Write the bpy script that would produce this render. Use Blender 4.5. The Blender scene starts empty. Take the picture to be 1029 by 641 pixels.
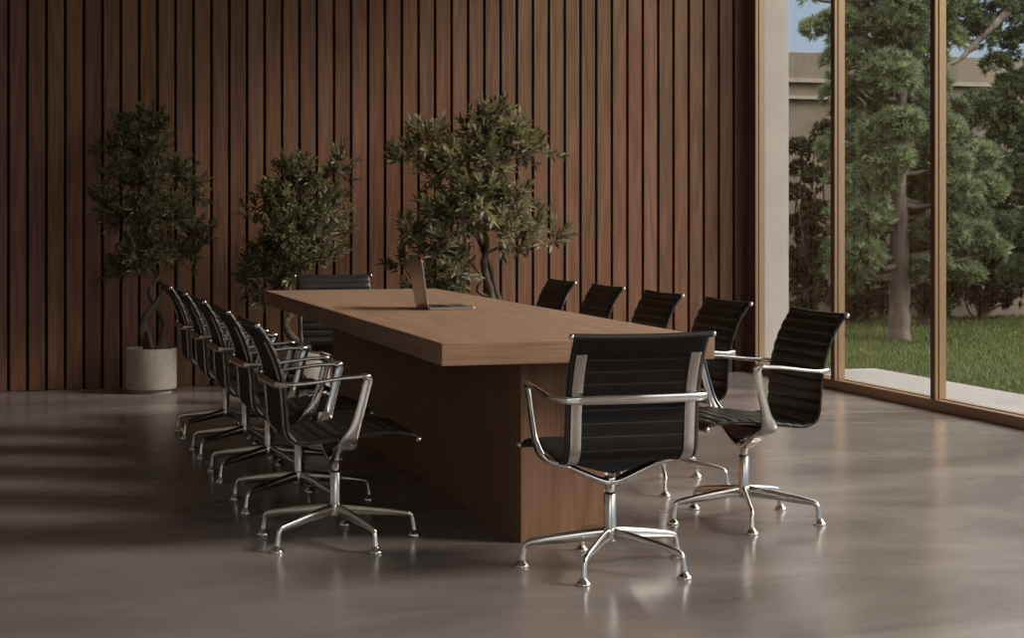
import bpy, bmesh, math, random
from mathutils import Vector, Matrix

SC = bpy.context.scene
COL = SC.collection
rnd = random.Random(11)

# ---------------------------------------------------------------- camera maths
H = 1.20                       # eye height
FPX, CX, HY = 1713.0, 514.5, 215.6
YAW = math.radians(16.386)
CY, SY = math.cos(YAW), math.sin(YAW)

def at(px, py, Y):
    """world point on the plane y = Y seen at photo position (px, py)"""
    k = (px - CX) / FPX
    x = Y * (CY * k + SY) / (CY - SY * k)
    d = SY * x + CY * Y
    return Vector((x, Y, H - (py - HY) * d / FPX))

def px2m(r, p):
    return r * (SY * p.x + CY * p.y) / FPX

# ---------------------------------------------------------------- object helpers
def tag(o, label=None, cat=None, group=None, kind=None):
    if label: o['label'] = label
    if cat: o['category'] = cat
    if group: o['group'] = group
    if kind: o['kind'] = kind
    return o

def empty(name, loc, rz=0.0):
    o = bpy.data.objects.new(name, None)
    COL.objects.link(o)
    o.location = loc
    o.rotation_euler = (0, 0, rz)
    o.empty_display_size = 0.1
    return o

class MB:
    def __init__(self):
        self.v = []; self.f = []; self.m = []
    def add(self, verts, faces, mi=0):
        b = len(self.v)
        self.v += [tuple(p) for p in verts]
        for f in faces:
            self.f.append(tuple(b + i for i in f)); self.m.append(mi)
    def box(self, x0, x1, y0, y1, z0, z1, mi=0):
        v = [(x0,y0,z0),(x1,y0,z0),(x1,y1,z0),(x0,y1,z0),(x0,y0,z1),(x1,y0,z1),(x1,y1,z1),(x0,y1,z1)]
        self.add(v, [(0,3,2,1),(4,5,6,7),(0,1,5,4),(1,2,6,5),(2,3,7,6),(3,0,4,7)], mi)
    def lathe(self, prof, n=24, c=(0,0,0), axis='z', mi=0):
        vs = []; k = len(prof)
        for i in range(n):
            a = 2*math.pi*i/n
            for r, z in prof:
                p = (r*math.cos(a), r*math.sin(a), z)
                if axis == 'x': p = (p[2], p[0], p[1])
                vs.append((p[0]+c[0], p[1]+c[1], p[2]+c[2]))
        fs = []
        for i in range(n):
            j = (i+1) % n
            for q in range(k-1):
                fs.append((i*k+q, j*k+q, j*k+q+1, i*k+q+1))
        fs.append(tuple(i*k for i in reversed(range(n))))
        fs.append(tuple(i*k+k-1 for i in range(n)))
        self.add(vs, fs, mi)
    def sweep(self, pts, secs, side=None, n=12, e=2.6, mi=0, sides=None):
        """superellipse section (half a along 'side', half b along the third axis) swept along pts"""
        rings = []
        N = len(pts)
        prev = None
        for i, p in enumerate(pts):
            t = (pts[min(i+1, N-1)] - pts[max(i-1, 0)]).normalized()
            if sides is not None: s = sides[i].copy()
            elif side is not None: s = side.copy()
            else: s = prev if prev is not None else (Vector((0,0,1)) if abs(t.z) < .9 else Vector((1,0,0)))
            s = (s - t*s.dot(t))
            if s.length < 1e-5: s = Vector((1,0,0)) - t*t.x
            s.normalize(); prev = s
            u = t.cross(s)
            a, b = secs[i] if isinstance(secs, list) else secs
            ring = []
            for k in range(n):
                th = 2*math.pi*k/n
                c_, s_ = math.cos(th), math.sin(th)
                ring.append(p + s*(a*math.copysign(abs(c_)**(2/e), c_)) + u*(b*math.copysign(abs(s_)**(2/e), s_)))
            rings.append(ring)
        v = [q for r in rings for q in r]
        f = []
        for i in range(N-1):
            for k in range(n):
                l = (k+1) % n
                f.append((i*n+k, i*n+l, (i+1)*n+l, (i+1)*n+k))
        f.append(tuple(reversed(range(n)))); f.append(tuple((N-1)*n+k for k in range(n)))
        self.add(v, f, mi)
    def tube(self, pts, r0, r1=None, n=8):
        r1 = r0 if r1 is None else r1
        N = len(pts)
        self.sweep(pts, [(r0+(r1-r0)*i/(N-1),)*2 for i in range(N)], n=n, e=2)
    def build(self, name, mats, parent=None, smooth=False, bevel=0.0, seg=2, auto=None):
        me = bpy.data.meshes.new(name)
        me.from_pydata(self.v, [], self.f)
        mats = mats if isinstance(mats, (list, tuple)) else [mats]
        for m in mats: me.materials.append(m)
        if len(mats) > 1: me.polygons.foreach_set('material_index', self.m)
        if smooth: me.polygons.foreach_set('use_smooth', [True]*len(self.f))
        me.update()
        o = bpy.data.objects.new(name, me)
        COL.objects.link(o)
        if parent is not None: o.parent = parent
        if auto and smooth:
            bm = bmesh.new(); bm.from_mesh(me)
            for ed in bm.edges:
                if len(ed.link_faces) == 2 and ed.calc_face_angle(0) > auto: ed.smooth = False
            bm.to_mesh(me); bm.free()
        if bevel:
            md = o.modifiers.new('bevel', 'BEVEL'); md.width = bevel; md.segments = seg
            md.limit_method = 'ANGLE'
        return o

def catmull(pts, per=8):
    P = [Vector(p) for p in pts]
    P = [P[0]*2-P[1]] + P + [P[-1]*2-P[-2]]
    out = []
    for i in range(1, len(P)-2):
        for k in range(per):
            t = k/per
            a, b, c, d = P[i-1], P[i], P[i+1], P[i+2]
            out.append(0.5*((2*b)+(c-a)*t+(2*a-5*b+4*c-d)*t*t+(3*b-a-3*c+d)*t**3))
    out.append(P[-2].copy())
    return out

def copy_tree(o, parent=None):
    c = o.copy(); COL.objects.link(c)
    if parent is not None: c.parent = parent
    for ch in list(o.children): copy_tree(ch, c)
    return c

# ---------------------------------------------------------------- materials
def mat(name, col, rough=0.5, metal=0.0, spec=0.5):
    m = bpy.data.materials.new(name); m.use_nodes = True
    b = m.node_tree.nodes['Principled BSDF']
    b.inputs['Base Color'].default_value = (*col, 1)
    b.inputs['Roughness'].default_value = rough
    b.inputs['Metallic'].default_value = metal
    b.inputs['Specular IOR Level'].default_value = spec
    return m

def NL(m):
    nt = m.node_tree
    return nt, nt.nodes, nt.links, nt.nodes['Principled BSDF']

def ramp(ns, stops):
    r = ns.new('ShaderNodeValToRGB')
    el = r.color_ramp.elements
    while len(el) < len(stops): el.new(0.5)
    for e, (p, c) in zip(el, stops):
        e.position = p; e.color = (*c, 1)
    return r

def wood(name, dark, mid, light, axis, rough=0.45, slat=None, scale=1.0, spec=0.35, seed=0.0, fine=.74):
    """grain runs along 'axis'; slat=(pitch, origin) gives every board its own grain and tone"""
    m = mat(name, mid, rough, spec=spec)
    nt, ns, ln, b = NL(m)
    tc = ns.new('ShaderNodeTexCoord')
    src = tc.outputs['Object']
    vec = ns.new('ShaderNodeVectorMath'); vec.operation = 'ADD'
    ln.new(src, vec.inputs[0]); vec.inputs[1].default_value = (seed, seed*1.7, seed*.6)
    cur = vec.outputs[0]
    tone = None
    if slat:
        pitch, org = slat
        sp = ns.new('ShaderNodeSeparateXYZ'); ln.new(src, sp.inputs[0])
        a = ns.new('ShaderNodeMath'); a.operation = 'SUBTRACT'; ln.new(sp.outputs['X'], a.inputs[0]); a.inputs[1].default_value = org
        d = ns.new('ShaderNodeMath'); d.operation = 'DIVIDE'; ln.new(a.outputs[0], d.inputs[0]); d.inputs[1].default_value = pitch
        fl = ns.new('ShaderNodeMath'); fl.operation = 'FLOOR'; ln.new(d.outputs[0], fl.inputs[0])
        wn = ns.new('ShaderNodeTexWhiteNoise'); wn.noise_dimensions = '1D'; ln.new(fl.outputs[0], wn.inputs['W'])
        sc = ns.new('ShaderNodeVectorMath'); sc.operation = 'SCALE'; ln.new(wn.outputs['Color'], sc.inputs[0]); sc.inputs['Scale'].default_value = 30
        ad = ns.new('ShaderNodeVectorMath'); ad.operation = 'ADD'; ln.new(cur, ad.inputs[0]); ln.new(sc.outputs[0], ad.inputs[1])
        cur = ad.outputs[0]; tone = wn.outputs['Value']
    mp = ns.new('ShaderNodeMapping')
    s = [9*scale]*3; s['xyz'.index(axis)] = .75*scale
    mp.inputs['Scale'].default_value = s
    ln.new(cur, mp.inputs['Vector'])
    n1 = ns.new('ShaderNodeTexNoise'); n1.inputs['Scale'].default_value = 1.1; n1.inputs['Detail'].default_value = 2
    n1.inputs['Roughness'].default_value = .4
    ln.new(mp.outputs[0], n1.inputs['Vector'])
    mu = ns.new('ShaderNodeMath'); mu.operation = 'MULTIPLY'; mu.inputs[1].default_value = 9; ln.new(n1.outputs['Fac'], mu.inputs[0])
    si = ns.new('ShaderNodeMath'); si.operation = 'PINGPONG'; si.inputs[1].default_value = 1; ln.new(mu.outputs[0], si.inputs[0])
    mp2 = ns.new('ShaderNodeMapping')
    s = [130*scale]*3; s['xyz'.index(axis)] = 3*scale
    mp2.inputs['Scale'].default_value = s; ln.new(cur, mp2.inputs['Vector'])
    n2 = ns.new('ShaderNodeTexNoise'); n2.inputs['Scale'].default_value = 1; n2.inputs['Detail'].default_value = 3
    ln.new(mp2.outputs[0], n2.inputs['Vector'])
    mx = ns.new('ShaderNodeMix'); mx.data_type = 'FLOAT'; mx.inputs[0].default_value = fine
    ln.new(si.outputs[0], mx.inputs[2]); ln.new(n2.outputs['Fac'], mx.inputs[3])
    val = mx.outputs[0]
    if tone is not None:
        tm = ns.new('ShaderNodeMath'); tm.operation = 'MULTIPLY_ADD'; ln.new(tone, tm.inputs[0]); tm.inputs[1].default_value = .20; tm.inputs[2].default_value = -.10
        av = ns.new('ShaderNodeMath'); av.operation = 'ADD'; ln.new(val, av.inputs[0]); ln.new(tm.outputs[0], av.inputs[1])
        val = av.outputs[0]
    r = ramp(ns, [(.22, dark), (.52, mid), (.82, light)])
    ln.new(val, r.inputs[0]); ln.new(r.outputs[0], b.inputs['Base Color'])
    bp = ns.new('ShaderNodeBump'); bp.inputs['Strength'].default_value = .12; bp.inputs['Distance'].default_value = .002
    ln.new(n2.outputs['Fac'], bp.inputs['Height']); ln.new(bp.outputs[0], b.inputs['Normal'])
    return m

def noisy(name, c0, c1, scale, rough=.6, detail=4, bump=0.0, stretch=None, metal=0, spec=.5, r2=None, bscale=None, lo=.3, hi=.7, dist=0.0):
    m = mat(name, c0, rough, metal, spec)
    nt, ns, ln, b = NL(m)
    tc = ns.new('ShaderNodeTexCoord'); mp = ns.new('ShaderNodeMapping')
    ln.new(tc.outputs['Object'], mp.inputs['Vector'])
    if stretch: mp.inputs['Scale'].default_value = stretch
    n = ns.new('ShaderNodeTexNoise'); n.inputs['Scale'].default_value = scale; n.inputs['Detail'].default_value = detail
    n.inputs['Roughness'].default_value = .6; n.inputs['Distortion'].default_value = dist
    ln.new(mp.outputs[0], n.inputs['Vector'])
    r = ramp(ns, [(lo, c0), (hi, c1)]); r.color_ramp.interpolation = 'EASE'; ln.new(n.outputs['Fac'], r.inputs[0]); ln.new(r.outputs[0], b.inputs['Base Color'])
    if r2 is not None:
        mr = ns.new('ShaderNodeMapRange'); mr.inputs['From Min'].default_value = lo; mr.inputs['From Max'].default_value = hi
        mr.inputs['To Min'].default_value = rough; mr.inputs['To Max'].default_value = r2
        ln.new(n.outputs['Fac'], mr.inputs['Value']); ln.new(mr.outputs[0], b.inputs['Roughness'])
    if bump:
        nb = ns.new('ShaderNodeTexNoise'); nb.inputs['Scale'].default_value = bscale or scale*4; nb.inputs['Detail'].default_value = 3
        ln.new(tc.outputs['Object'], nb.inputs['Vector'])
        bp = ns.new('ShaderNodeBump'); bp.inputs['Strength'].default_value = bump; bp.inputs['Distance'].default_value = .004
        ln.new(nb.outputs['Fac'], bp.inputs['Height']); ln.new(bp.outputs[0], b.inputs['Normal'])
    return m

def leafmat(name, col, trans=.25, rough=.5):
    m = mat(name, col, rough, spec=.35)
    nt, ns, ln, b = NL(m)
    out = ns['Material Output']
    tr = ns.new('ShaderNodeBsdfTranslucent'); tr.inputs['Color'].default_value = (col[0]*1.3, col[1]*1.4, col[2]*.8, 1)
    mx = ns.new('ShaderNodeMixShader'); mx.inputs[0].default_value = trans
    ln.new(b.outputs[0], mx.inputs[1]); ln.new(tr.outputs[0], mx.inputs[2]); ln.new(mx.outputs[0], out.inputs[0])
    return m

PITCH, ORG = 0.12407, -0.015
M = {}
M['slat'] = wood('slat_wood', (.128,.060,.033), (.212,.106,.060), (.295,.160,.098), 'z', .5, slat=(PITCH, ORG), spec=.3, fine=.80)
M['gap'] = mat('slat_backing_black', (.012,.007,.005), .8)
M['trimwood'] = wood('dark_trim_wood', (.085,.04,.024), (.14,.068,.04), (.19,.10,.06), 'z', .5)
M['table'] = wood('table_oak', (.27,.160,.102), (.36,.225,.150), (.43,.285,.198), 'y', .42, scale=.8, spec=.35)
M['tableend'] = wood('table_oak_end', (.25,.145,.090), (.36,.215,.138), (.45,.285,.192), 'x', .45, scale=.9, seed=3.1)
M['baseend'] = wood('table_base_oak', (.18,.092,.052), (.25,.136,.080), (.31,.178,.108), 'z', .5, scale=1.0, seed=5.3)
M['floor'] = noisy('polished_concrete', (.125,.107,.101), (.305,.264,.253), 1.3, .19, detail=8, r2=.262, stretch=(.5,1.0,1), spec=.5, lo=.22, hi=.78, dist=.5)
M['plaster'] = noisy('plaster', (.62,.57,.53), (.68,.63,.59), 3, .85, bump=.1)
M['ceil'] = noisy('ceiling_plaster', (.64,.60,.56), (.70,.66,.62), 3, .9)
M['pier'] = noisy('pale_render', (.45,.415,.39), (.51,.472,.44), 2, .85, bump=.1, bscale=60)
M['bronze'] = mat('bronze_anodised_frame', (.50,.33,.20), .30, .8)
M['bronzeh'] = noisy('bronze_anodised_rail', (.27,.165,.095), (.33,.205,.12), 5, .40, metal=.3, stretch=(1,.1,1))
M['shade_face'] = wood('mullion_shade_face', (.07,.026,.013), (.11,.045,.024), (.15,.07,.04), 'z', .4, seed=7.0)
M['chrome'] = mat('polished_aluminium', (.72,.70,.68), .09, 1.0)
M['brushed'] = mat('satin_aluminium', (.66,.64,.62), .20, 1.0)
M['leather'] = noisy('black_leather', (.013,.011,.0102), (.020,.017,.0155), 40, .37, bump=.08, bscale=260, spec=.5)
M['mesh'] = noisy('black_back_fabric', (.009,.0078,.0072), (.013,.011,.010), 60, .6, bump=.1, bscale=400, spec=.22)
M['thread'] = mat('brown_stitching', (.040,.031,.026), .7)
M['rubber'] = mat('black_plastic', (.012,.011,.011), .5)
M['pot'] = noisy('stone_ceramic', (.33,.295,.255), (.40,.36,.315), 35, .75, bump=.08, bscale=150)
M['soil'] = noisy('dark_soil', (.03,.02,.014), (.07,.048,.033), 60, .95, bump=.6)
M['bark'] = noisy('olive_bark', (.055,.036,.024), (.13,.09,.062), 22, .85, bump=.6, bscale=60, stretch=(1,1,.3))
M['barkp'] = noisy('pine_bark', (.085,.066,.058), (.17,.135,.12), 12, .9, bump=.7, bscale=30, stretch=(1,1,.35))
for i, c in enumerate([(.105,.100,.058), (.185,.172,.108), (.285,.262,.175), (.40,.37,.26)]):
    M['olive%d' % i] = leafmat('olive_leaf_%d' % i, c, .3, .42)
for i, c in enumerate([(.100,.133,.092), (.172,.212,.152), (.275,.315,.235)]):
    M['pine%d' % i] = leafmat('pine_needle_%d' % i, c, .4, .6)
for i, c in enumerate([(.016,.024,.015), (.030,.042,.025), (.055,.070,.044)]):
    M['dark%d' % i] = leafmat('shaded_leaf_%d' % i, c, .15, .5)  # near-black tones put deep shade into the shrub and evergreen leaves
for i, c in enumerate([(.055,.080,.020), (.085,.110,.032), (.125,.145,.052)]):
    M['grass%d' % i] = leafmat('grass_blade_%d' % i, c, .3, .6)
M['ground'] = noisy('lawn_soil', (.022,.036,.012), (.062,.080,.030), 2.2, .95, bump=.8, bscale=30)
M['terrace'] = noisy('terrace_concrete', (.22,.212,.21), (.29,.28,.276), 1.6, .8, detail=6, stretch=(1,.5,1))
M['gwall'] = noisy('garden_wall_render', (.14,.118,.09), (.205,.175,.138), 1.4, .9, detail=6, bump=.3, bscale=20)
M['gledge'] = noisy('garden_wall_coping', (.27,.24,.20), (.33,.295,.25), 3, .9)
M['laptop'] = mat('laptop_aluminium', (.52,.45,.42), .34, .9)
M['laptop_key'] = mat('laptop_keys', (.02,.02,.022), .5)
M['screen'] = mat('dark_screen', (.008,.008,.01), .08)

# architectural glass: clear transmission with a Fresnel mirror reflection
g = bpy.data.materials.new('window_glass'); g.use_nodes = True
ns, ln = g.node_tree.nodes, g.node_tree.links
ns.remove(ns['Principled BSDF'])
tr = ns.new('ShaderNodeBsdfTransparent'); tr.inputs[0].default_value = (.93,.94,.93,1)
gl = ns.new('ShaderNodeBsdfGlossy'); gl.inputs['Roughness'].default_value = .0
fr = ns.new('ShaderNodeFresnel')
ge = ns.new('ShaderNodeNewGeometry')       # both faces of the pane reflect alike (thin sheet, no inner total reflection)
io = ns.new('ShaderNodeMapRange'); io.inputs['To Min'].default_value = 1.45; io.inputs['To Max'].default_value = 1/1.45
ln.new(ge.outputs['Backfacing'], io.inputs['Value']); ln.new(io.outputs[0], fr.inputs['IOR'])
mx = ns.new('ShaderNodeMixShader')
ln.new(fr.outputs[0], mx.inputs[0]); ln.new(tr.outputs[0], mx.inputs[1]); ln.new(gl.outputs[0], mx.inputs[2])
ln.new(mx.outputs[0], ns['Material Output'].inputs[0])
M['glass'] = g

# ---------------------------------------------------------------- room shell
XL, XR, YF, YB, HC = -2.6, 5.42, -3.0, 12.07, 4.70
FX0, FX1, FZ = -2.2, 2.9, 3.4          # glazed opening added behind the camera for fill light
def struct(name, mb, m, bevel=0.0):
    return tag(mb.build(name, m, bevel=bevel), kind='structure')

b = MB(); b.box(XL-.2, XR+.10, YF-.2, YB+.2, -.25, 0); struct('floor', b, M['floor'])
b = MB(); b.box(XL-.2, XR+.10, YF-.2, YB+.2, HC, HC+.3); struct('ceiling', b, M['ceil'])
b = MB(); b.box(XL-.2, XL, YF-.2, YB+.2, 0, HC); struct('wall_left', b, M['plaster'])
b = MB()
b.box(XL, FX0, YF-.2, YF, 0, HC); b.box(FX1, XR, YF-.2, YF, 0, HC); b.box(FX0, FX1, YF-.2, YF, FZ, HC)
struct('wall_front', b, M['plaster'])

# slatted back wall: dark backing with bevelled boards
b = MB(); b.box(XL, XR+.02, YB+.014, YB+.2, 0, HC, 1)
GAPW = .0205
i0 = int(math.floor((XL-ORG)/PITCH))
for i in range(i0, 43):
    x0 = ORG + i*PITCH + GAPW/2; x1 = x0 + PITCH - GAPW
    x0 = max(x0, XL)
    if x1 - x0 < .02: continue
    c = .0025
    y0, y1 = YB-.008, YB+.014
    v = []
    for z in (0.004, HC):
        v += [(x0,y1,z),(x0,y0+c,z),(x0+c,y0,z),(x1-c,y0,z),(x1,y0+c,z),(x1,y1,z)]
    b.add(v, [(0,1,2,3,4,5),(11,10,9,8,7,6)]+[(k,k+6,(k+1)%6+6,(k+1)%6) for k in range(6)], 0)
wb = b.build('wall_back', [M['slat'], M['gap']]); tag(wb, kind='structure')
b = MB(); b.box(ORG+43*PITCH+.008, XR+.012, YB-.012, YB+.014, 0, HC); struct('trim_corner', b, M['trimwood'], .002)
b = MB(); b.box(XR-.004, XR+.06, 11.955, YB-.012, 0, HC); struct('trim_reveal', b, M['trimwood'], .002)

# glazed right wall: rail, head, stepped mullions and panes
SILL = .067
b = MB(); b.box(XR, XR+.09, YF, 11.955, 0, SILL); b.box(XR+.055, XR+.09, YF, 11.955, SILL, SILL+.006)
struct('trim_sill', b, M['bronzeh'], .003)
b = MB(); b.box(XR, XR+.09, YF, YB, HC-.12, HC); struct('trim_head', b, M['bronzeh'], .003)
def mullion_mesh(y0, a):
    mb = MB()
    z0, z1 = SILL, HC-.12
    mb.box(XR, XR+.006, y0+.0015, y0+a-.0015, z0, z1, 1)        # shade painted into the colour: dark cap on the room side
    mb.box(XR+.006, XR+.026, y0, y0+a, z0, z1)
    mb.box(XR+.026, XR+.034, y0+.012, y0+a-.012, z0, z1)     # groove
    mb.box(XR+.034, XR+.056, y0, y0+a, z0, z1)
    mb.box(XR+.056, XR+.090, y0+.014, y0+a-.014, z0, z1)
    return mb
ys = [11.895] + [10.60 - 1.325*k for k in range(11)]
ys = [y for y in ys if y > YF+.1]
for k, y in enumerate(ys):
    w = tag(mullion_mesh(y, .050).build('window_%d' % (k+1), [M['bronze'], M['shade_face']], bevel=.0015), kind='structure')
    ynext = ys[k+1]+.050 if k+1 < len(ys) else YF
    gm = MB(); gm.box(XR+.040, XR+.046, ynext-.006, y+.006, SILL+.0, HC-.12)
    gp = gm.build('glass_pane', M['glass'], w)

# unseen glazing added behind the camera for fill and chrome reflections
xs_ = [FX0 + k*(FX1-FX0)/3 for k in range(4)]
for k in range(3):
    mb = MB(); x0_, x1_ = xs_[k], xs_[k+1]
    for q in ((x0_, x0_+.05, 0, FZ), (x1_-.05, x1_, 0, FZ)): mb.box(q[0], q[1], YF-.13, YF-.05, q[2], q[3])
    for q in ((0, .07), (FZ-.06, FZ)): mb.box(x0_+.05, x1_-.05, YF-.13, YF-.05, q[0], q[1])
    w = tag(mb.build('window_%d' % (len(ys)+k+1), M['bronze'], bevel=.002), kind='structure')
    gm = MB(); gm.box(x0_+.045, x1_-.045, YF-.093, YF-.087, .065, FZ-.055); gm.build('glass_pane', M['glass'], w)

# pale end of the outer wall beyond the glass, and the wall going on to the left outside
b = MB(); b.box(XR+.10, 5.80, 12.10, 12.55, 0, HC+.3); struct('wall_outside', b, M['pier'], .004)

# ---------------------------------------------------------------- garden setting
b = MB(); b.box(XR+.10, 6.50, -6, 12.02, -.2, -.004); struct('terrace', b, M['terrace'], .004)
b = MB()
b.add([(-30,-30,-.06),(60,-30,-.06),(60,60,-.06),(-30,60,-.06)], [(0,1,2,3)])
struct('garden_ground', b, M['ground'])
GW = 18.6
b = MB(); b.box(2, 26, GW, GW+.4, -.1, 3.14, 0)
b.box(2, 26, GW-.06, GW, 2.78, 2.83, 1); b.box(2, 26, GW-.06, GW, 2.58, 2.62, 1)
o = b.build('garden_wall', [M['gwall'], M['gledge']]); tag(o, kind='structure')

gr = MB()
R = random.Random(5)
for i in range(95000):
    x = 6.52 + (R.random()**1.25)*7.0; y = 8.6 + R.random()*9.9
    a = R.random()*6.283; h = .022 + R.random()*.035; w = .0055
    lx, ly = math.cos(a)*h*.6, math.sin(a)*h*.6
    gr.add([(x-w*math.sin(a), y+w*math.cos(a), -.06), (x+w*math.sin(a), y-w*math.cos(a), -.06), (x+lx, y+ly, -.06+h)], [(0,1,2)], R.choice((0,0,1,1,2)))
for i in range(6000):                       # lawn behind the end of the terrace
    x = 5.85 + R.random()*.75; y = 12.04 + R.random()*4
    a = R.random()*6.283; h = .022 + R.random()*.035; w = .0055
    gr.add([(x-w*math.sin(a), y+w*math.cos(a), -.06), (x+w*math.sin(a), y-w*math.cos(a), -.06), (x+math.cos(a)*h*.6, y+math.sin(a)*h*.6, -.06+h)], [(0,1,2)], R.choice((0,0,1,1,2)))
o = gr.build('lawn_grass', [M['grass0'], M['grass1'], M['grass2']])
tag(o, 'green mown lawn behind the pale terrace outside the window', 'grass', kind='stuff')

# ---------------------------------------------------------------- conference table
TX0, TX1, TY0, TY1, TZ, TT = 1.446, 2.478, 5.79, 10.09, .75, .0805
t = tag(empty('conference_table', (1.962, 7.94, 0)), 'long brown oak conference table with thick top on a slab base', 'table')
def rel(o, root):
    o.location = -Vector(root.location); return o
b = MB(); b.box(TX0, TX1, TY0, TY1, TZ-TT, TZ)
for q, f in enumerate(b.f):
    if q in (2, 4): b.m[q] = 1
o = b.build('tabletop', [M['table'], M['tableend']], t, bevel=.0025); rel(o, t)
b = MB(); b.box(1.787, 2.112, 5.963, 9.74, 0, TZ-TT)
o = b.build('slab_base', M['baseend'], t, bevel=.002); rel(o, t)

# ---------------------------------------------------------------- office chair
PROF = [(.255,.396),(.235,.406),(.17,.415),(.09,.415),(0,.407),(-.08,.397),(-.14,.390),(-.185,.397),(-.212,.430),
        (-.219,.50),(-.227,.59),(-.250,.68),(-.283,.755),(-.318,.808)]
def dense_profile(n):
    pts = catmull([(0, y, z) for y, z in PROF], 24)
    L = [0]
    for i in range(1, len(pts)): L.append(L[-1] + (pts[i]-pts[i-1]).length)
    tot = L[-1]; out = []; j = 0
    for i in range(n+1):
        s = tot*i/n
        while j < len(L)-2 and L[j+1] < s: j += 1
        u = (s-L[j])/max(1e-9, L[j+1]-L[j])
        out.append(pts[j].lerp(pts[j+1], min(1, u)))
    return out, tot
RIB = 20                     # quilted channels along the whole sling
PER = 10
SL, SLEN = dense_profile(RIB*PER)
def pnorm(i):
    a, c = SL[max(0, i-1)], SL[min(len(SL)-1, i+1)]
    tt = (c-a).normalized()
    return Vector((0, tt.z, -tt.y))
W2 = .234
def sag(i, x):
    u = max(0.0, (i/(RIB*PER) - .70)/.30)
    return .005*u*u*(1-(x/W2)**2)
def sling(i0, i1, top_pocket=False):
    mb = MB()
    xs = [-1,-.992,-.975,-.94,-.8,-.5,-.2,.2,.5,.8,.94,.975,.992,1]
    ed = [0,.42,.72,.92,1,1,1,1,1,1,.92,.72,.42,0]
    rings = []; n = len(xs)
    for i in range(i0, i1+1):
        p, nn = SL[i], pnorm(i)
        u = (i % PER)/PER
        rib = math.sin(math.pi*u)**.45 if 0 < u < 1 else 0
        fr = .0065 + .0062*rib
        bk = .0075
        if (i % PER) == 0: bk -= .0012
        if top_pocket and i > i1 - 1.5*PER: bk += .0050*min(1, (i-(i1-1.5*PER))/2)
        ring = [p + nn*(fr*e) + Vector((x*W2,0,0)) for x, e in zip(xs, ed)]
        ring += [p - nn*(bk*e) + Vector((x*W2,0,0)) for x, e in reversed(list(zip(xs, ed))[1:-1])]
        if top_pocket:
            for q in ring: q.z -= sag(i, q.x)
        rings.append(ring)
    k = len(rings[0])
    v = [q for r in rings for q in r]
    for r in range(len(rings)-1):
        for q in range(k):
            l = (q+1) % k
            i = i0 + r
            mi = 0
            if q >= n-1 and n+2 <= q <= k-4:
                mi = 1
                if (i % PER) == 0 and top_pocket and i < i1-1.5*PER-1: mi = 2
            mb.f.append((r*k+q, r*k+l, (r+1)*k+l, (r+1)*k+q)[::-1]); mb.m.append(mi)
    mb.f.append(tuple(range(k))); mb.m.append(0)
    mb.f.append(tuple((len(rings)-1)*k+q for q in reversed(range(k)))); mb.m.append(0)
    mb.v = [tuple(q) for q in v]
    return mb

SPLIT = 9*PER
# find the channel boundary closest to the bend between seat and back
best = min(range(RIB+1), key=lambda r: (SL[r*PER]-Vector((0,-.195,.405))).length)
SPLIT = best*PER

def bar(mb, p, half, r):
    mb.sweep([p+Vector((half*(k/8-1), 0, -(sag(RIB*PER, half*(k/8-1)) if p.z > .6 else 0))) for k in range(17)], (r, r), side=Vector((0,0,1)), n=14, e=2)

def endcap(sx, p, r):
    mb = MB()
    prof = [(r*.95,0),(r*1.12,.002),(r*1.15,.006),(r*1.0,.010),(r*.6,.0135),(.0008,.0145)]
    prof = [(a, sx*z) for a, z in prof]
    if sx < 0: prof = prof
    mb.lathe(prof, 16, p, axis='x')
    return mb

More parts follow.
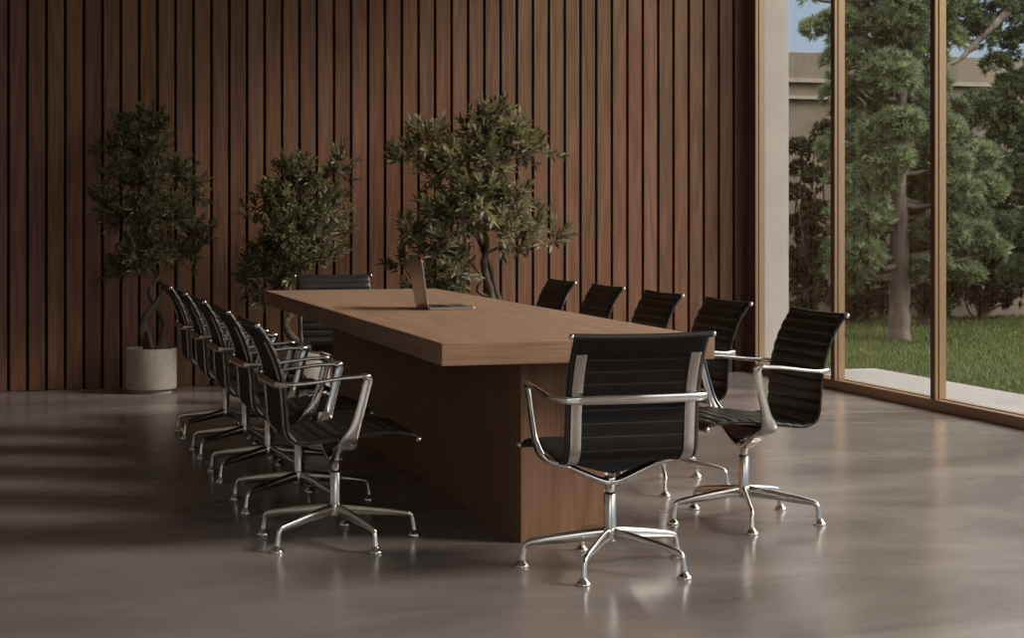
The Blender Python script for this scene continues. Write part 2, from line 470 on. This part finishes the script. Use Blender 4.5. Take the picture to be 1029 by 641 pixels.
def make_chair():
    t = empty('office_chair', (0,0,0))
    sling(0, SPLIT).build('seat', [M['leather'], M['mesh'], M['thread']], t, smooth=True, auto=1.0)
    sling(SPLIT, RIB*PER, True).build('backrest', [M['leather'], M['mesh'], M['thread']], t, smooth=True, auto=1.0)
    # rolled leather bars at both ends of the sling, with bright end caps
    for p, nm in ((SL[-1] + Vector((0,-.004,.003)), 'top_bar'), (SL[0] + Vector((0,.003,-.003)), 'front_bar')):
        mb = MB(); bar(mb, p, .2385, .0105)
        o = mb.build(nm, M['leather'], t, smooth=True, auto=.7)
        for sx in (-1, 1):
            c = endcap(sx, (p.x+sx*.2385, p.y, p.z), .0088)
            c.build('end_cap', M['chrome'], o, smooth=True)
    # side rails: flat bright bands behind the back, running on under the seat
    for sx in (-1, 1):
        mb = MB()
        i1 = RIB*PER - int(1.35*PER); i0 = int(3.0*PER)
        pts = []; secs = []; sides = []
        for i in range(i0, i1+1, 2):
            pts.append(SL[i] - pnorm(i)*.0082 + Vector((sx*.1975, 0, -sag(i, .196))))
            secs.append((.0188, .0028)); sides.append(Vector((1,0,0)))
        mb.sweep(pts, secs, sides=sides, n=12, e=5)
        mb.build('side_rail', M['brushed'], t, smooth=True, auto=.6)
    # arm loop: upright blades, arm tops and the bar that passes behind the back
    half = [(.150,-.004,.352),(.205,.000,.366),(.243,.004,.392),(.2585,.022,.44),(.2655,.042,.51),(.2700,.059,.58),(.2725,.067,.612),(.2735,.058,.6225),(.2745,.034,.6245),
            (.2750,-.02,.622),(.2745,-.08,.615),(.2725,-.14,.608),(.2670,-.195,.603),(.2520,-.232,.601),(.2250,-.2505,.600),(.17,-.2575,.600),(.09,-.261,.600),(0,-.2625,.600)]
    sh =   [(.036,.0125),(.041,.0125),(.034,.0105),(.0205,.0080),(.0175,.0075),(.0172,.0072),(.0172,.0085),(.0150,.0110),(.0125,.0080),
            (.0115,.007),(.0115,.007),(.0115,.007),(.0115,.0075),(.0105,.0085),(.0135,.007),(.0155,.0068),(.0162,.0068),(.0162,.0068)]
    sd = [(0,1,0),(0,1,0),(0,1,0),(0,1,-.2),(0,1,-.3),(0,1,-.3),(0,1,.2),(.35,.6,.9),(1,0,.15),
          (1,0,0),(1,0,0),(1,.1,0),(.9,.35,.25),(.5,.35,.8),(0,.05,1),(0,0,1),(0,0,1),(0,0,1)]
    # along the upright the wide side lies fore-and-aft; on the arm it lies sideways; behind the back it stands up
    P = [Vector(p) for p in half]; S = [Vector((a, c, 0)) for a, c in sh]; D = [Vector(d) for d in sd]
    Pl = P + [Vector((-p.x, p.y, p.z)) for p in reversed(P[:-1])]
    Sl = S + list(reversed(S[:-1]))
    Dl = []
    for d in D: Dl.append(d)
    for d in reversed(D[:-1]): Dl.append(Vector((-d.x, d.y, d.z)))
    # keep the frame continuous through the flips
    for i in range(1, len(Dl)):
        if Dl[i].dot(Dl[i-1]) < 0: Dl[i] = -Dl[i]
    pp = catmull(Pl, 5); ss = catmull(Sl, 5); dd = catmull(Dl, 5)
    mb = MB(); mb.sweep(pp, [(s.x, s.y) for s in ss], sides=dd, n=14, e=2.8)
    mb.build('armrest_loop', M['chrome'], t, smooth=True)
    # forked bracket under the seat
    mb = MB()
    for sx in (-1, 1):
        pts = catmull([(sx*.000,0,.293),(sx*.03,0,.297),(sx*.09,0,.322),(sx*.16,-.003,.354),(sx*.215,.0,.371)], 5)
        n = len(pts)
        secs = [(.022+.018*i/(n-1), .0135-.003*i/(n-1)) for i in range(n)]
        mb.sweep(pts, secs, side=Vector((0,1,0)), n=14, e=2.6)
    mb.lathe([(.0165,.262),(.0175,.275),(.021,.29),(.024,.302),(.018,.312)], 20)
    mb.build('seat_bracket', M['chrome'], t, smooth=True, auto=.9)
    # black tray between bracket and seat
    mb = MB()
    top, bot = [], []
    xs = [-.20,-.16,-.12,-.06,0,.06,.12,.16,.20]
    v = []
    for x in xs:
        zt = .380 + .004*abs(x)/.2
        zb = .322 + .056*(abs(x)/.2)**1.1
        for y in (-.036, .036):
            yy = y*(1-.25*(abs(x)/.2)**2)
            v += [(x, yy, min(zb, zt-.003)), (x, yy, zt)]
    f = []
    for i in range(len(xs)-1):
        a, c = i*4, (i+1)*4
        f += [(a,c,c+1,a+1), (a+2,a+3,c+3,c+2), (a,a+2,c+2,c), (a+1,c+1,c+3,a+3)]
    f += [(0,1,3,2), ((len(xs)-1)*4, (len(xs)-1)*4+2, (len(xs)-1)*4+3, (len(xs)-1)*4+1)]
    mb.add(v, f); mb.build('under_seat_tray', M['rubber'], t, bevel=.003)
    # column: thin shaft, dark ring and wider sleeve
    mb = MB(); mb.lathe([(.0138,.255),(.0138,.268)], 20); mb.lathe([(.0212,.100),(.0212,.249),(.0195,.2515)], 24)
    c = mb.build('column', M['brushed'], t, smooth=True, auto=.7)
    mb = MB(); mb.lathe([(.017,.2505),(.018,.2515),(.018,.2555),(.0165,.257)], 24)
    mb.build('ring', M['rubber'], c, smooth=True, auto=.7)
    mb = MB(); mb.lathe([(.010,.088),(.0225,.092),(.0245,.102),(.0245,.128),(.0215,.136)], 24)
    mb.build('hub', M['chrome'], t, smooth=True, auto=.7)
    for q in range(5):
        a = math.pi/2 + q*2*math.pi/5
        d = Vector((math.cos(a), math.sin(a), 0)); s = Vector((-math.sin(a), math.cos(a), 0))
        prof = [(.010,.116),(.05,.1125),(.12,.1045),(.20,.0945),(.255,.0870),(.276,.0825),(.2865,.0745),(.2915,.0600),(.2950,.040),(.2975,.020)]
        sec =  [(.0110,.0215),(.0110,.0210),(.0105,.0190),(.0098,.0160),(.0092,.0130),(.0090,.0115),(.0088,.0105),(.0086,.0098),(.0095,.0102),(.0115,.0115)]
        pts = catmull([d*r + Vector((0,0,z)) for r, z in prof], 4)
        sc = catmull([Vector((x, y, 0)) for x, y in sec], 4)
        mb = MB(); mb.sweep(pts, [(x.x, x.y) for x in sc], side=s, n=12, e=2.3)
        lg = mb.build('leg', M['chrome'], t, smooth=True)
        mb = MB(); mb.lathe([(.0205,0),(.0245,.0015),(.0245,.005),(.0215,.010),(.0150,.0155),(.0110,.022)], 20, d*.2985)
        mb.build('foot_glide', M['chrome'], lg, smooth=True, auto=.8)
    return t

spots = [
 # x, y, facing (degrees of forward axis), label
 (1.955, 5.47, 90, 'black office chair in the foreground, its back to the camera, at near table end'),
 (1.150, 6.22, 0,  'black office chair nearest the camera in the row along the left of the table'),
 (1.150, 7.045, 0, 'black office chair second from the camera in the row left of the table'),
 (1.145, 7.875, 0, 'black office chair third from the camera in the row left of the table'),
 (1.140, 8.655, 0, 'black office chair fourth from the camera in the row left of the table'),
 (1.135, 9.425, 0, 'black office chair farthest from the camera in the left row beside the leftmost pot'),
 (2.762, 6.167, 180, 'black ribbed office chair front right, fully in view, turned to the table before the window'),
 (2.765, 7.06, 180, 'black ribbed office chair second from the camera on the window side of the table'),
 (2.765, 7.845, 180, 'black ribbed office chair third from the camera along the window side of the table'),
 (2.765, 8.665, 180, 'black ribbed office chair fourth from the camera on the window side of the table'),
 (2.765, 9.465, 180, 'black ribbed office chair at the far end of the window-side row, near the largest tree'),
 (1.967, 10.40, 270, 'black office chair at the far head of the table in front of the middle tree'),
]
proto = make_chair()
for i, (x, y, a, lab) in enumerate(spots):
    o = proto if i == 0 else copy_tree(proto)
    o.location = (x, y, 0); o.rotation_euler = (0, 0, math.radians(a-90))
    tag(o, lab, 'chair', 'office chairs around the conference table')

# ---------------------------------------------------------------- laptop
LP = tag(empty('laptop', (1.888, 7.950, TZ), math.radians(-1.5)), 'open slim metal laptop on the conference table', 'laptop')
LW, LD = .300, .228
def rounded_slab(w, d, h, r, z0=0):
    """slab from x=0..d, y=-w/2..w/2"""
    mb = MB(); ring = []
    for cx_, cy_, a0 in ((d-r, w/2-r, 0), (r, w/2-r, 90), (r, -w/2+r, 180), (d-r, -w/2+r, 270)):
        for k in range(6):
            a = math.radians(a0+90*k/5); ring.append((cx_+r*math.cos(a), cy_+r*math.sin(a)))
    n = len(ring)
    v = [(x, y, z0) for x, y in ring] + [(x, y, z0+h) for x, y in ring]
    mb.add(v, [tuple(reversed(range(n))), tuple(range(n, 2*n))] + [(k,(k+1)%n,(k+1)%n+n,k+n) for k in range(n)])
    return mb
o = rounded_slab(LW, LD, .0105, .012, .0015).build('keyboard_deck', M['laptop'], LP, bevel=.0015)
kb = MB()
for r_ in range(5):
    for c_ in range(13):
        y = -.128 + c_*.0197; x = .030 + r_*.019
        kb.box(x, x+.0165, y, y+.017, .0120, .0132)
kb.build('keyboard', M['laptop_key'], o)
tp = MB(); tp.box(.145, .205, -.05, .05, .0120, .0123); tp.build('trackpad', M['brushed'], o)
ft = MB()
for x in (.02, LD-.02):
    for y in (-.12, .12): ft.lathe([(.006,0),(.006,.0016)], 10, (x, y, 0))
ft.build('rubber_feet', M['rubber'], o)
lid = rounded_slab(LW, LD, .0055, .012).build('lid', M['laptop'], LP, bevel=.0012)
lid.location = (.002, 0, .0115); lid.rotation_euler = (0, math.radians(-98), 0)
sc_ = MB(); sc_.box(.010, LD-.008, -LW/2+.007, LW/2-.007, -.0006, .0002); sc_.build('screen', M['screen'], lid)
hg = MB(); hg.sweep([Vector((.002,-.11,.0105)), Vector((.002,.11,.0105))], (.0045,.0045), side=Vector((0,0,1)), n=10, e=2)
hg.build('hinge', M['rubber'], LP, smooth=True, auto=.8)

# ---------------------------------------------------------------- indoor trees
def leaf(mb, p, d, n, L, w, mi):
    s = d.cross(n).normalized(); n = s.cross(d).normalized()
    f = n*(w*.35); drop = n*(-L*.10)
    mb.add([p, p+d*(L*.30)+s*w*.85+f, p+d*(L*.68)+s*w*.72+f+drop*.4, p+d*L+drop, p+d*(L*.68)-s*w*.72+f+drop*.4, p+d*(L*.30)-s*w*.85+f],
           [(0,1,2,3),(0,3,4,5)], mi)

def rv(R):
    while True:
        v = Vector((R.uniform(-1,1), R.uniform(-1,1), R.uniform(-1,1)))
        if .05 < v.length < 1: return v.normalized()

def limb(mb, a, c, r0, r1, R, bend=.06, n=7, k=8):
    L = (c-a).length
    pts = [a, a.lerp(c, .33)+rv(R)*L*bend + Vector((0,0,-.04*L)), a.lerp(c, .68)+rv(R)*L*bend, c]
    P = catmull(pts, k); mb.tube(P, r0, r1, n)
    return P

def pot_tree(label_tree, root_xy, clusters, trunk, leafL, leafW, twigs, seed, ymax, depth=1.0, tone=(0,1,1,2,2,3), pot_r=.17, pot_h=.30, pshift=4):
    R = random.Random(seed)
    x0, y0 = root_xy
    # pot, soil and plant move together: one thing
    root = tag(empty('potted_tree', (x0, y0, 0)), label_tree, 'tree', 'potted trees along the slatted wall')
    off = Vector((x0, y0, 0))
    mb = MB(); mb.lathe([(pot_r*.93,.024),(pot_r*.985,.030),(pot_r,.042),(pot_r,pot_h-.006),(pot_r*.985,pot_h),(pot_r*.93,pot_h),(pot_r*.915,pot_h-.008),(pot_r*.915,pot_h-.030)], 48)
    pr = mb.build('pot', M['pot'], root, smooth=True, auto=.6)
    mb = MB(); mb.lathe([(pot_r*.80,0),(pot_r*.80,.018),(pot_r*.78,.024)], 40); mb.build('pot_foot', M['pot'], pr, smooth=True, auto=.6)
    mb = MB(); mb.lathe([(pot_r*.91,pot_h-.031),(pot_r*.91,pot_h-.022),(pot_r*.4,pot_h-.014),(.001,pot_h-.010)], 32); mb.build('soil', M['soil'], pr, smooth=True)
    tk, br, lf = MB(), MB(), MB()
    fork = None
    for strand, ra, rb in trunk:
        P = catmull(strand, 10)
        n = len(P)
        tk.sweep([p-off for p in P], [((ra+(rb-ra)*i/(n-1))*(1+.10*math.sin(i*.9+ra*99)),)*2 for i in range(n)], n=10, e=2)
        fork = P[-1]
    tops = [Vector(s[0][-1]) for s in trunk]
    done = []
    for (px, py, rp, dy) in clusters:
        c = at(px, py+pshift, y0+dy*depth)
        r = px2m(rp, c)*.88
        done.append((c, r))
    # limbs
    placed = list(tops)
    for c, r in sorted(done, key=lambda q: min((q[0]-t_).length for t_ in tops)):
        src = min(placed, key=lambda q: (q-c).length + .35*max(0, (q.z-c.z)))
        P = limb(br, src-off, c-off, max(.006, .014*(.5 if src not in tops else 1)), .004, R)
        placed += [p+off for p in P[2::3]]
    for c, r in done:
        nt = max(5, int(twigs*(r/.14)**2))
        for _ in range(nt):
            d0 = rv(R)
            base = c + Vector((d0.x, d0.y*.9, d0.z))*(r*R.uniform(.15,.85))
            d = (d0*.8 + Vector((0,0,.55)) + rv(R)*.45).normalized()
            L = R.uniform(.07,.13)*(leafL/.07)**.5
            tip = base + d*L
            if max(base.y, tip.y) > ymax-.03:
                base.y -= .12; tip.y -= .12
                if max(base.y, tip.y) > ymax-.03: continue
            br.tube([c.lerp(base,.35)-off, base-off, tip-off], .0022, .0012, 4)
            nl = R.randint(8,12); ph = R.random()*6.28
            a1 = d.orthogonal().normalized(); a2 = d.cross(a1)
            tn = R.choice(tone)
            for q in range(nl):
                t_ = q/(nl-1)
                ang = ph + q*2.4
                rad = a1*math.cos(ang) + a2*math.sin(ang)
                dl = (d*(.55+.6*t_) + rad*(.95-.5*t_) + Vector((0,0,.12))).normalized()
                p = base.lerp(tip, t_)
                Ln = leafL*R.uniform(.65,1.15)
                if (p+dl*Ln).y > ymax: continue
                nn = (Vector((0,0,1)) + rv(R)*.7).normalized()
                if abs(nn.dot(dl)) > .95: nn = a1
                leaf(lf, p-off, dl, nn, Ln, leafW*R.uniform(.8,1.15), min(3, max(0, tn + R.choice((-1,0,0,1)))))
    tk.build('trunk', M['bark'], root, smooth=True)
    br.build('branches', M['bark'], root, smooth=True)
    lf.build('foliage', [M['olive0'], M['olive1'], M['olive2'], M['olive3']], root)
    return root

YM = 12.03
# leftmost: twisted trunk
Y1 = 11.74
B1 = at(152, 350, Y1)
def tw(px, py, dy=0, Y=Y1): 
    p = at(px, py, Y+dy); return p
p1 = Vector((B1.x, Y1, .27))
C1 = [(122,130,17,-.05),(150,124,17,.05),(160,116,8,0),(108,150,9,0),(138,152,19,0),(118,172,14,-.1),(150,180,22,-.1),(178,172,15,0),(192,188,12,0),
      (106,203,13,-.05),(93,196,8,-.05),(122,215,16,-.1),(147,215,22,-.15),(175,215,20,-.1),(193,228,14,0),(204,238,9,0),(165,248,16,-.1),(190,255,12,0),
      (140,248,16,-.1),(125,262,13,0),(143,270,10,-.1),(116,272,8,0),(160,150,10,0)]
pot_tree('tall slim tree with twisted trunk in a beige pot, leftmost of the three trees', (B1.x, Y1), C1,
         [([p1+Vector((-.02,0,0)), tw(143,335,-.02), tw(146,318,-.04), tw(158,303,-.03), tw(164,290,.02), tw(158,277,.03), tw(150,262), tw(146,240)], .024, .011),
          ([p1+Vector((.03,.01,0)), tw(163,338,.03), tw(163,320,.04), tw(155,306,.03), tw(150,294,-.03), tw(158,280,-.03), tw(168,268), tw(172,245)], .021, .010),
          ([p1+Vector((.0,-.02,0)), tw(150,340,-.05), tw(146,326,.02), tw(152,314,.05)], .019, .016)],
         .052, .0088, 78, 3, YM, .9, (0,0,0,1,1,1), .170, .30)  # darker tone mix puts this corner's shade into the leaf colour
# middle
Y2 = 11.50
p2 = Vector((at(307, 350, Y2).x, Y2, .27))
C2 = [(288,180,19,0),(313,176,18,0),(338,170,11,0),(345,160,6,0),(270,198,15,0),(300,208,22,-.1),(328,206,18,-.1),(345,200,8,0),(256,211,8,0),(284,234,22,-.15),
      (316,238,22,-.15),(341,232,9,0),(300,260,20,-.15),(325,260,13,-.1),(268,252,16,0),(256,270,14,0),(248,284,10,0),(275,282,15,-.1),(292,284,12,-.1),(264,300,9,0),(300,166,10,0)]
pot_tree('small bushy tree with curved trunk behind far head chair, between two larger trees', (p2.x, Y2), C2,
         [([p2, tw(301,345,0,Y2), tw(291,336,-.03,Y2), tw(287,326,-.03,Y2), tw(291,318,0,Y2), tw(299,308,.03,Y2), tw(300,290,.03,Y2), tw(297,268,0,Y2)], .030, .013)],
         .066, .0125, 46, 8, YM, .9, (0,1,1,2,2), .165, .30)
# right
Y3 = 11.40
p3 = Vector((at(503, 345, Y3).x, Y3, .27))
C3 = [(483,128,20,0),(509,130,19,0),(484,110,7,0),(507,112,6,0),(430,140,17,.05),(404,160,9,0),(413,152,9,0),(455,163,23,-.05),(490,160,24,-.1),(525,145,19,0),(545,149,9,0),
      (483,196,28,-.2),(440,214,20,-.1),(413,232,16,0),(402,262,11,0),(445,246,22,-.2),(463,272,18,-.2),(432,276,15,-.1),(515,200,20,-.1),(535,226,18,0),(556,240,9,0),
      (506,228,18,-.15),(533,245,12,0),(415,290,9,0),(450,292,10,-.1),(428,175,12,0),(462,215,20,-.2)]
pot_tree('largest broad-leaved indoor tree behind the laptop with leaning double trunk', (p3.x, Y3), C3,
         [([p3+Vector((-.02,0,0)), tw(497,322,0,Y3), tw(494,300,0,Y3), tw(489,280,-.02,Y3), tw(486,264,0,Y3), tw(489,250,0,Y3), tw(488,228,-.03,Y3)], .038, .018),
          ([p3+Vector((.035,.02,0)), tw(506,318,.03,Y3), tw(499,296,.04,Y3), tw(495,278,.03,Y3), tw(490,262,.02,Y3), tw(484,248,.03,Y3), tw(475,225,0,Y3)], .030, .014),
          ([tw(494,300,0,Y3), tw(480,292,-.04,Y3), tw(484,280,-.05,Y3), tw(476,268,-.06,Y3), tw(466,262,-.06,Y3)], .014, .006),
          ([tw(488,255,0,Y3), tw(502,248,-.02,Y3), tw(514,240,-.03,Y3), tw(527,236,-.02,Y3)], .012, .006)],
         .080, .0150, 33, 21, YM, .9, (0,1,1,2,2,3), .18, .30)

# ---------------------------------------------------------------- garden trees
def tuft_tree(name, label, cat, Y, clusters, trunk, mats, need, width, per_m2, seed, bark, droop=.0, needles=11):
    R = random.Random(seed)
    base = Vector(trunk[0][0][0]) if trunk else None
    if base is None:
        c0 = at(clusters[0][0], clusters[0][1], Y); base = Vector((c0.x, Y, -.06))
    root = tag(empty(name, base), label, cat)
    tk, br, nd = MB(), MB(), MB()
    for strand, ra, rb in trunk:
        P = catmull(strand, 8); n = len(P)
        tk.sweep([p-base for p in P], [((ra+(rb-ra)*i/(n-1))*(1+.06*math.sin(i*1.3)),)*2 for i in range(n)], n=14, e=2)
    spine = [p for s in trunk for p in catmull(s[0], 8)] or [base]
    for (px, py, rp, dy) in clusters:
        c = at(px, py, Y+dy); r = px2m(rp, c)
        src = min(spine, key=lambda q: (q-c).length + .6*abs(q.z-(c.z-.25*r)))
        limb(br, src-base, c-base, .035 if cat == 'tree' else .014, .008, R, .08, 6, 5)
        nt = int(per_m2*4*math.pi*r*r*.7)
        for _ in range(nt):
            d0 = rv(R)
            if d0.z < -.5 and R.random() < .6: d0.z = -d0.z
            p = c + Vector((d0.x*r, d0.y*r, d0.z*r*.72))*(R.uniform(.78,1.05) if R.random() < .75 else R.uniform(.3,.8))
            d = (d0 + Vector((0,0,.6-droop)) + rv(R)*.5).normalized()
            a1 = d.orthogonal().normalized(); a2 = d.cross(a1)
            mi = R.choice((0,0,1,1,2)); ph = R.random()*6.28
            for q in range(needles):
                ang = ph + q*2.4; sp = R.uniform(.25,.95)
                rad = a1*math.cos(ang)+a2*math.sin(ang)
                dl = (d*(1.1-sp*.5) + rad*sp).normalized()
                L = need*R.uniform(.7,1.15)
                s = dl.cross(rv(R))
                if s.length < .1: s = a1
                s = s.normalized()*width
                q0 = p - base
                nd.add([q0-s*.5, q0+dl*L*.45+s, q0+dl*L, q0+dl*L*.45-s], [(0,1,2,3)], mi)
    if trunk: tk.build('trunk', bark, root, smooth=True)
    br.build('branches', bark, root, smooth=True)
    nd.build('foliage', mats, root)
    return root

YP = 15.1
PN = [M['pine0'], M['pine1'], M['pine2']]; DK = [M['dark0'], M['dark1'], M['dark2']]
pc = [(880,28,22,0),(912,18,28,-.2),(860,52,16,0),(893,72,25,-.3),(925,60,22,0),(868,92,18,0),(900,104,23,.3),(930,108,18,0),(858,128,16,0),(884,140,26,-.3),
      (916,146,26,.2),(946,132,20,0),(848,165,14,.3),(876,182,24,-.3),(912,176,22,.3),(950,168,22,0),(985,158,16,.2),(856,206,16,0),(872,216,22,-.3),(928,202,20,.2),
      (962,196,22,-.2),(992,190,16,0),(850,252,18,0),(866,258,20,-.3),(922,252,18,.2),(948,232,24,-.2),(980,238,18,0),(1000,252,12,0),(856,282,12,0),(938,268,15,-.3),
      (974,276,12,-.2),(818,30,11,0),(830,24,11,0),(845,20,14,0),(812,-2,7,0),(830,150,9,.2),(836,95,10,.2),
      (870,-15,24,0),(915,-25,28,0),(950,-5,24,0),(890,-60,28,0),(930,-70,24,0),(905,-110,24,0),(845,-40,20,0),(960,-50,18,0),(905,-150,16,0)]
pc = [(x, y, r*1.10, d) for x, y, r, d in pc] + [(905,40,22,.5),(875,120,20,.5),(935,85,20,.5),(900,165,22,.5),(865,190,18,.5),(940,185,20,.5),(865,225,16,0),(930,225,20,.4),(903,80,20,-.5),(905,125,22,-.5),(898,160,20,-.5),(850,40,16,.2),(838,60,12,.2),(846,140,14,0),(846,180,14,0),(846,215,14,0),(846,270,14,0),
      (975,215,18,.3),(965,250,16,.2),(850,225,16,.3),(850,110,14,.3),(848,75,14,0),(950,40,18,.3),(940,20,18,.2),(855,10,18,.2)]
def pt(px, py, dy=0, Y=YP): return at(px, py, Y+dy)
tb = pt(903, 338); tb = Vector((tb.x, YP, -.07))
tuft_tree('pine_tree', 'tall green pine tree standing on the lawn in the middle of the window view', 'tree', YP, pc,
          [([tb, pt(904,310), pt(904,250), pt(902,190), pt(903,130), pt(906,70), pt(905,0), pt(905,-80), pt(905,-150)], .115, .03)],
          PN, .085, .0065, 520, 31, M['barkp'], needles=13)
YQ = 16.6
qc = [(962,20,22,0),(985,36,20,0),(1010,18,22,0),(1030,45,22,0),(1002,66,14,0),(1022,90,22,0),(1040,130,30,0),(1012,140,20,0),(1025,185,26,0),(1045,230,30,0),(1010,230,20,0),
      (975,-10,22,0),(1015,-25,26,0),(1050,0,26,0),(1050,80,26,0),(1030,275,24,0),(990,120,18,0),(966,150,20,-.1),(985,105,18,0),(962,112,14,-.1),(992,176,22,-.1),(1008,112,18,0),(965,190,16,-.2),(1012,170,18,0)]
q0 = pt(1050, 330, 0, YQ); q0 = Vector((q0.x, YQ, -.07))
tuft_tree('evergreen_tree', 'dark evergreen tree with a slanting bough at the right edge of the window view', 'tree', YQ, qc,
          [([q0, pt(1050,250,0,YQ), pt(1046,160,0,YQ), pt(1044,80,0,YQ), pt(1040,0,0,YQ)], .12, .05),
           ([pt(1044,-60,0,YQ), pt(1018,2,-.1,YQ), pt(1000,24,-.2,YQ), pt(982,42,-.2,YQ), pt(964,60,-.2,YQ), pt(950,66,-.2,YQ)], .055, .018)],
          [M['dark2'], M['pine0'], M['pine1']], .085, .0070, 420, 37, M['barkp'], needles=13)
for k, (lab, Yb, cl) in enumerate([
    ('dark shrub against the garden wall left of the pine trunk', 17.9, [(852,300,20,0),(872,285,22,0),(850,262,20,0),(880,306,16,0),(866,240,22,0),(850,225,18,0),(884,262,20,0),(878,222,20,0),(858,318,12,0),(866,200,18,0)]),
    ('dark shrub against the garden wall just right of the pine trunk', 17.25, [(926,300,16,0),(936,270,22,0),(926,245,20,0),(940,310,14,0),(936,225,18,0),(930,205,18,0)]),
    ('large dark shrub against the garden wall at the right edge of the window view', 17.9, [(985,285,22,0),(1010,268,24,0),(968,262,20,0),(1030,290,22,0),(1005,235,24,0),(1036,246,26,0),(972,228,20,0),(1022,205,24,0),(985,205,22,0),(962,295,18,0),(1000,302,14,0),(970,180,18,0),(1036,170,24,0),(1000,172,22,0)]),
    ('tall leafy shrub seen through the narrow first pane beside the pale wall end', 17.1, [(812,292,18,0),(800,262,16,0),(822,255,16,0),(804,228,16,0),(824,215,16,0),(806,312,12,0),(800,198,14,0),(822,180,14,0),(806,172,12,0),(818,152,13,0),(828,132,11,0),(802,148,10,0),(811,275,16,0),(815,240,15,0)])]):
    tuft_tree('garden_shrub', lab, 'shrub', Yb, cl, [], DK, .075, .013, 340, 50+k, M['bark'], needles=9)['group'] = 'shrubs along the garden wall'

# ---------------------------------------------------------------- light and sky
sun = bpy.data.lights.new('sun', 'SUN'); sun.energy = 2.35; sun.angle = math.radians(17); sun.color = (1.0, .91, .82)
so = bpy.data.objects.new('sun', sun); COL.objects.link(so)
EL = math.radians(34)
dv = Vector((-.905*math.cos(EL), .425*math.cos(EL), -math.sin(EL))).normalized()
so.rotation_euler = dv.to_track_quat('-Z', 'Y').to_euler()
so.location = (12, -2, 9)
SKY = 1.05
w = bpy.data.worlds.new('sky'); SC.world = w; w.use_nodes = True
ns, ln = w.node_tree.nodes, w.node_tree.links
# clear pale-blue band near the horizon, unseen sky above it brightened to add fill light
tcw = ns.new('ShaderNodeTexCoord'); sep = ns.new('ShaderNodeSeparateXYZ'); ln.new(tcw.outputs['Generated'], sep.inputs[0])
rw = ramp(ns, [(0.0, (.33,.39,.46)), (.125, (.29,.365,.455)), (.26, (1.75,1.66,1.58)), (.60, (2.2,2.05,1.9)), (1.0, (2.2,2.05,1.9))])
ln.new(sep.outputs['Z'], rw.inputs[0])
bg = ns['Background']; ln.new(rw.outputs[0], bg.inputs[0]); bg.inputs[1].default_value = SKY

# ---------------------------------------------------------------- camera
cam = bpy.data.cameras.new('camera'); co = bpy.data.objects.new('camera', cam); COL.objects.link(co)
cam.sensor_fit = 'HORIZONTAL'; cam.sensor_width = 36; cam.lens = 36*FPX/1029
cam.shift_x = 0.0; cam.shift_y = -(320.5-HY)/1029
cam.clip_end = 200
co.location = (0, 0, H); co.rotation_euler = (math.pi/2, 0, -YAW)
SC.camera = co
vs = SC.view_settings
vs.view_transform = 'Standard'; vs.look = 'None'; vs.gamma = 1; vs.use_curve_mapping = False
vs.exposure = 0.58
SC.cycles.max_bounces = 10; SC.cycles.transparent_max_bounces = 12
SC.cycles.caustics_reflective = False; SC.cycles.caustics_refractive = False
SC.cycles.sample_clamp_indirect = 6
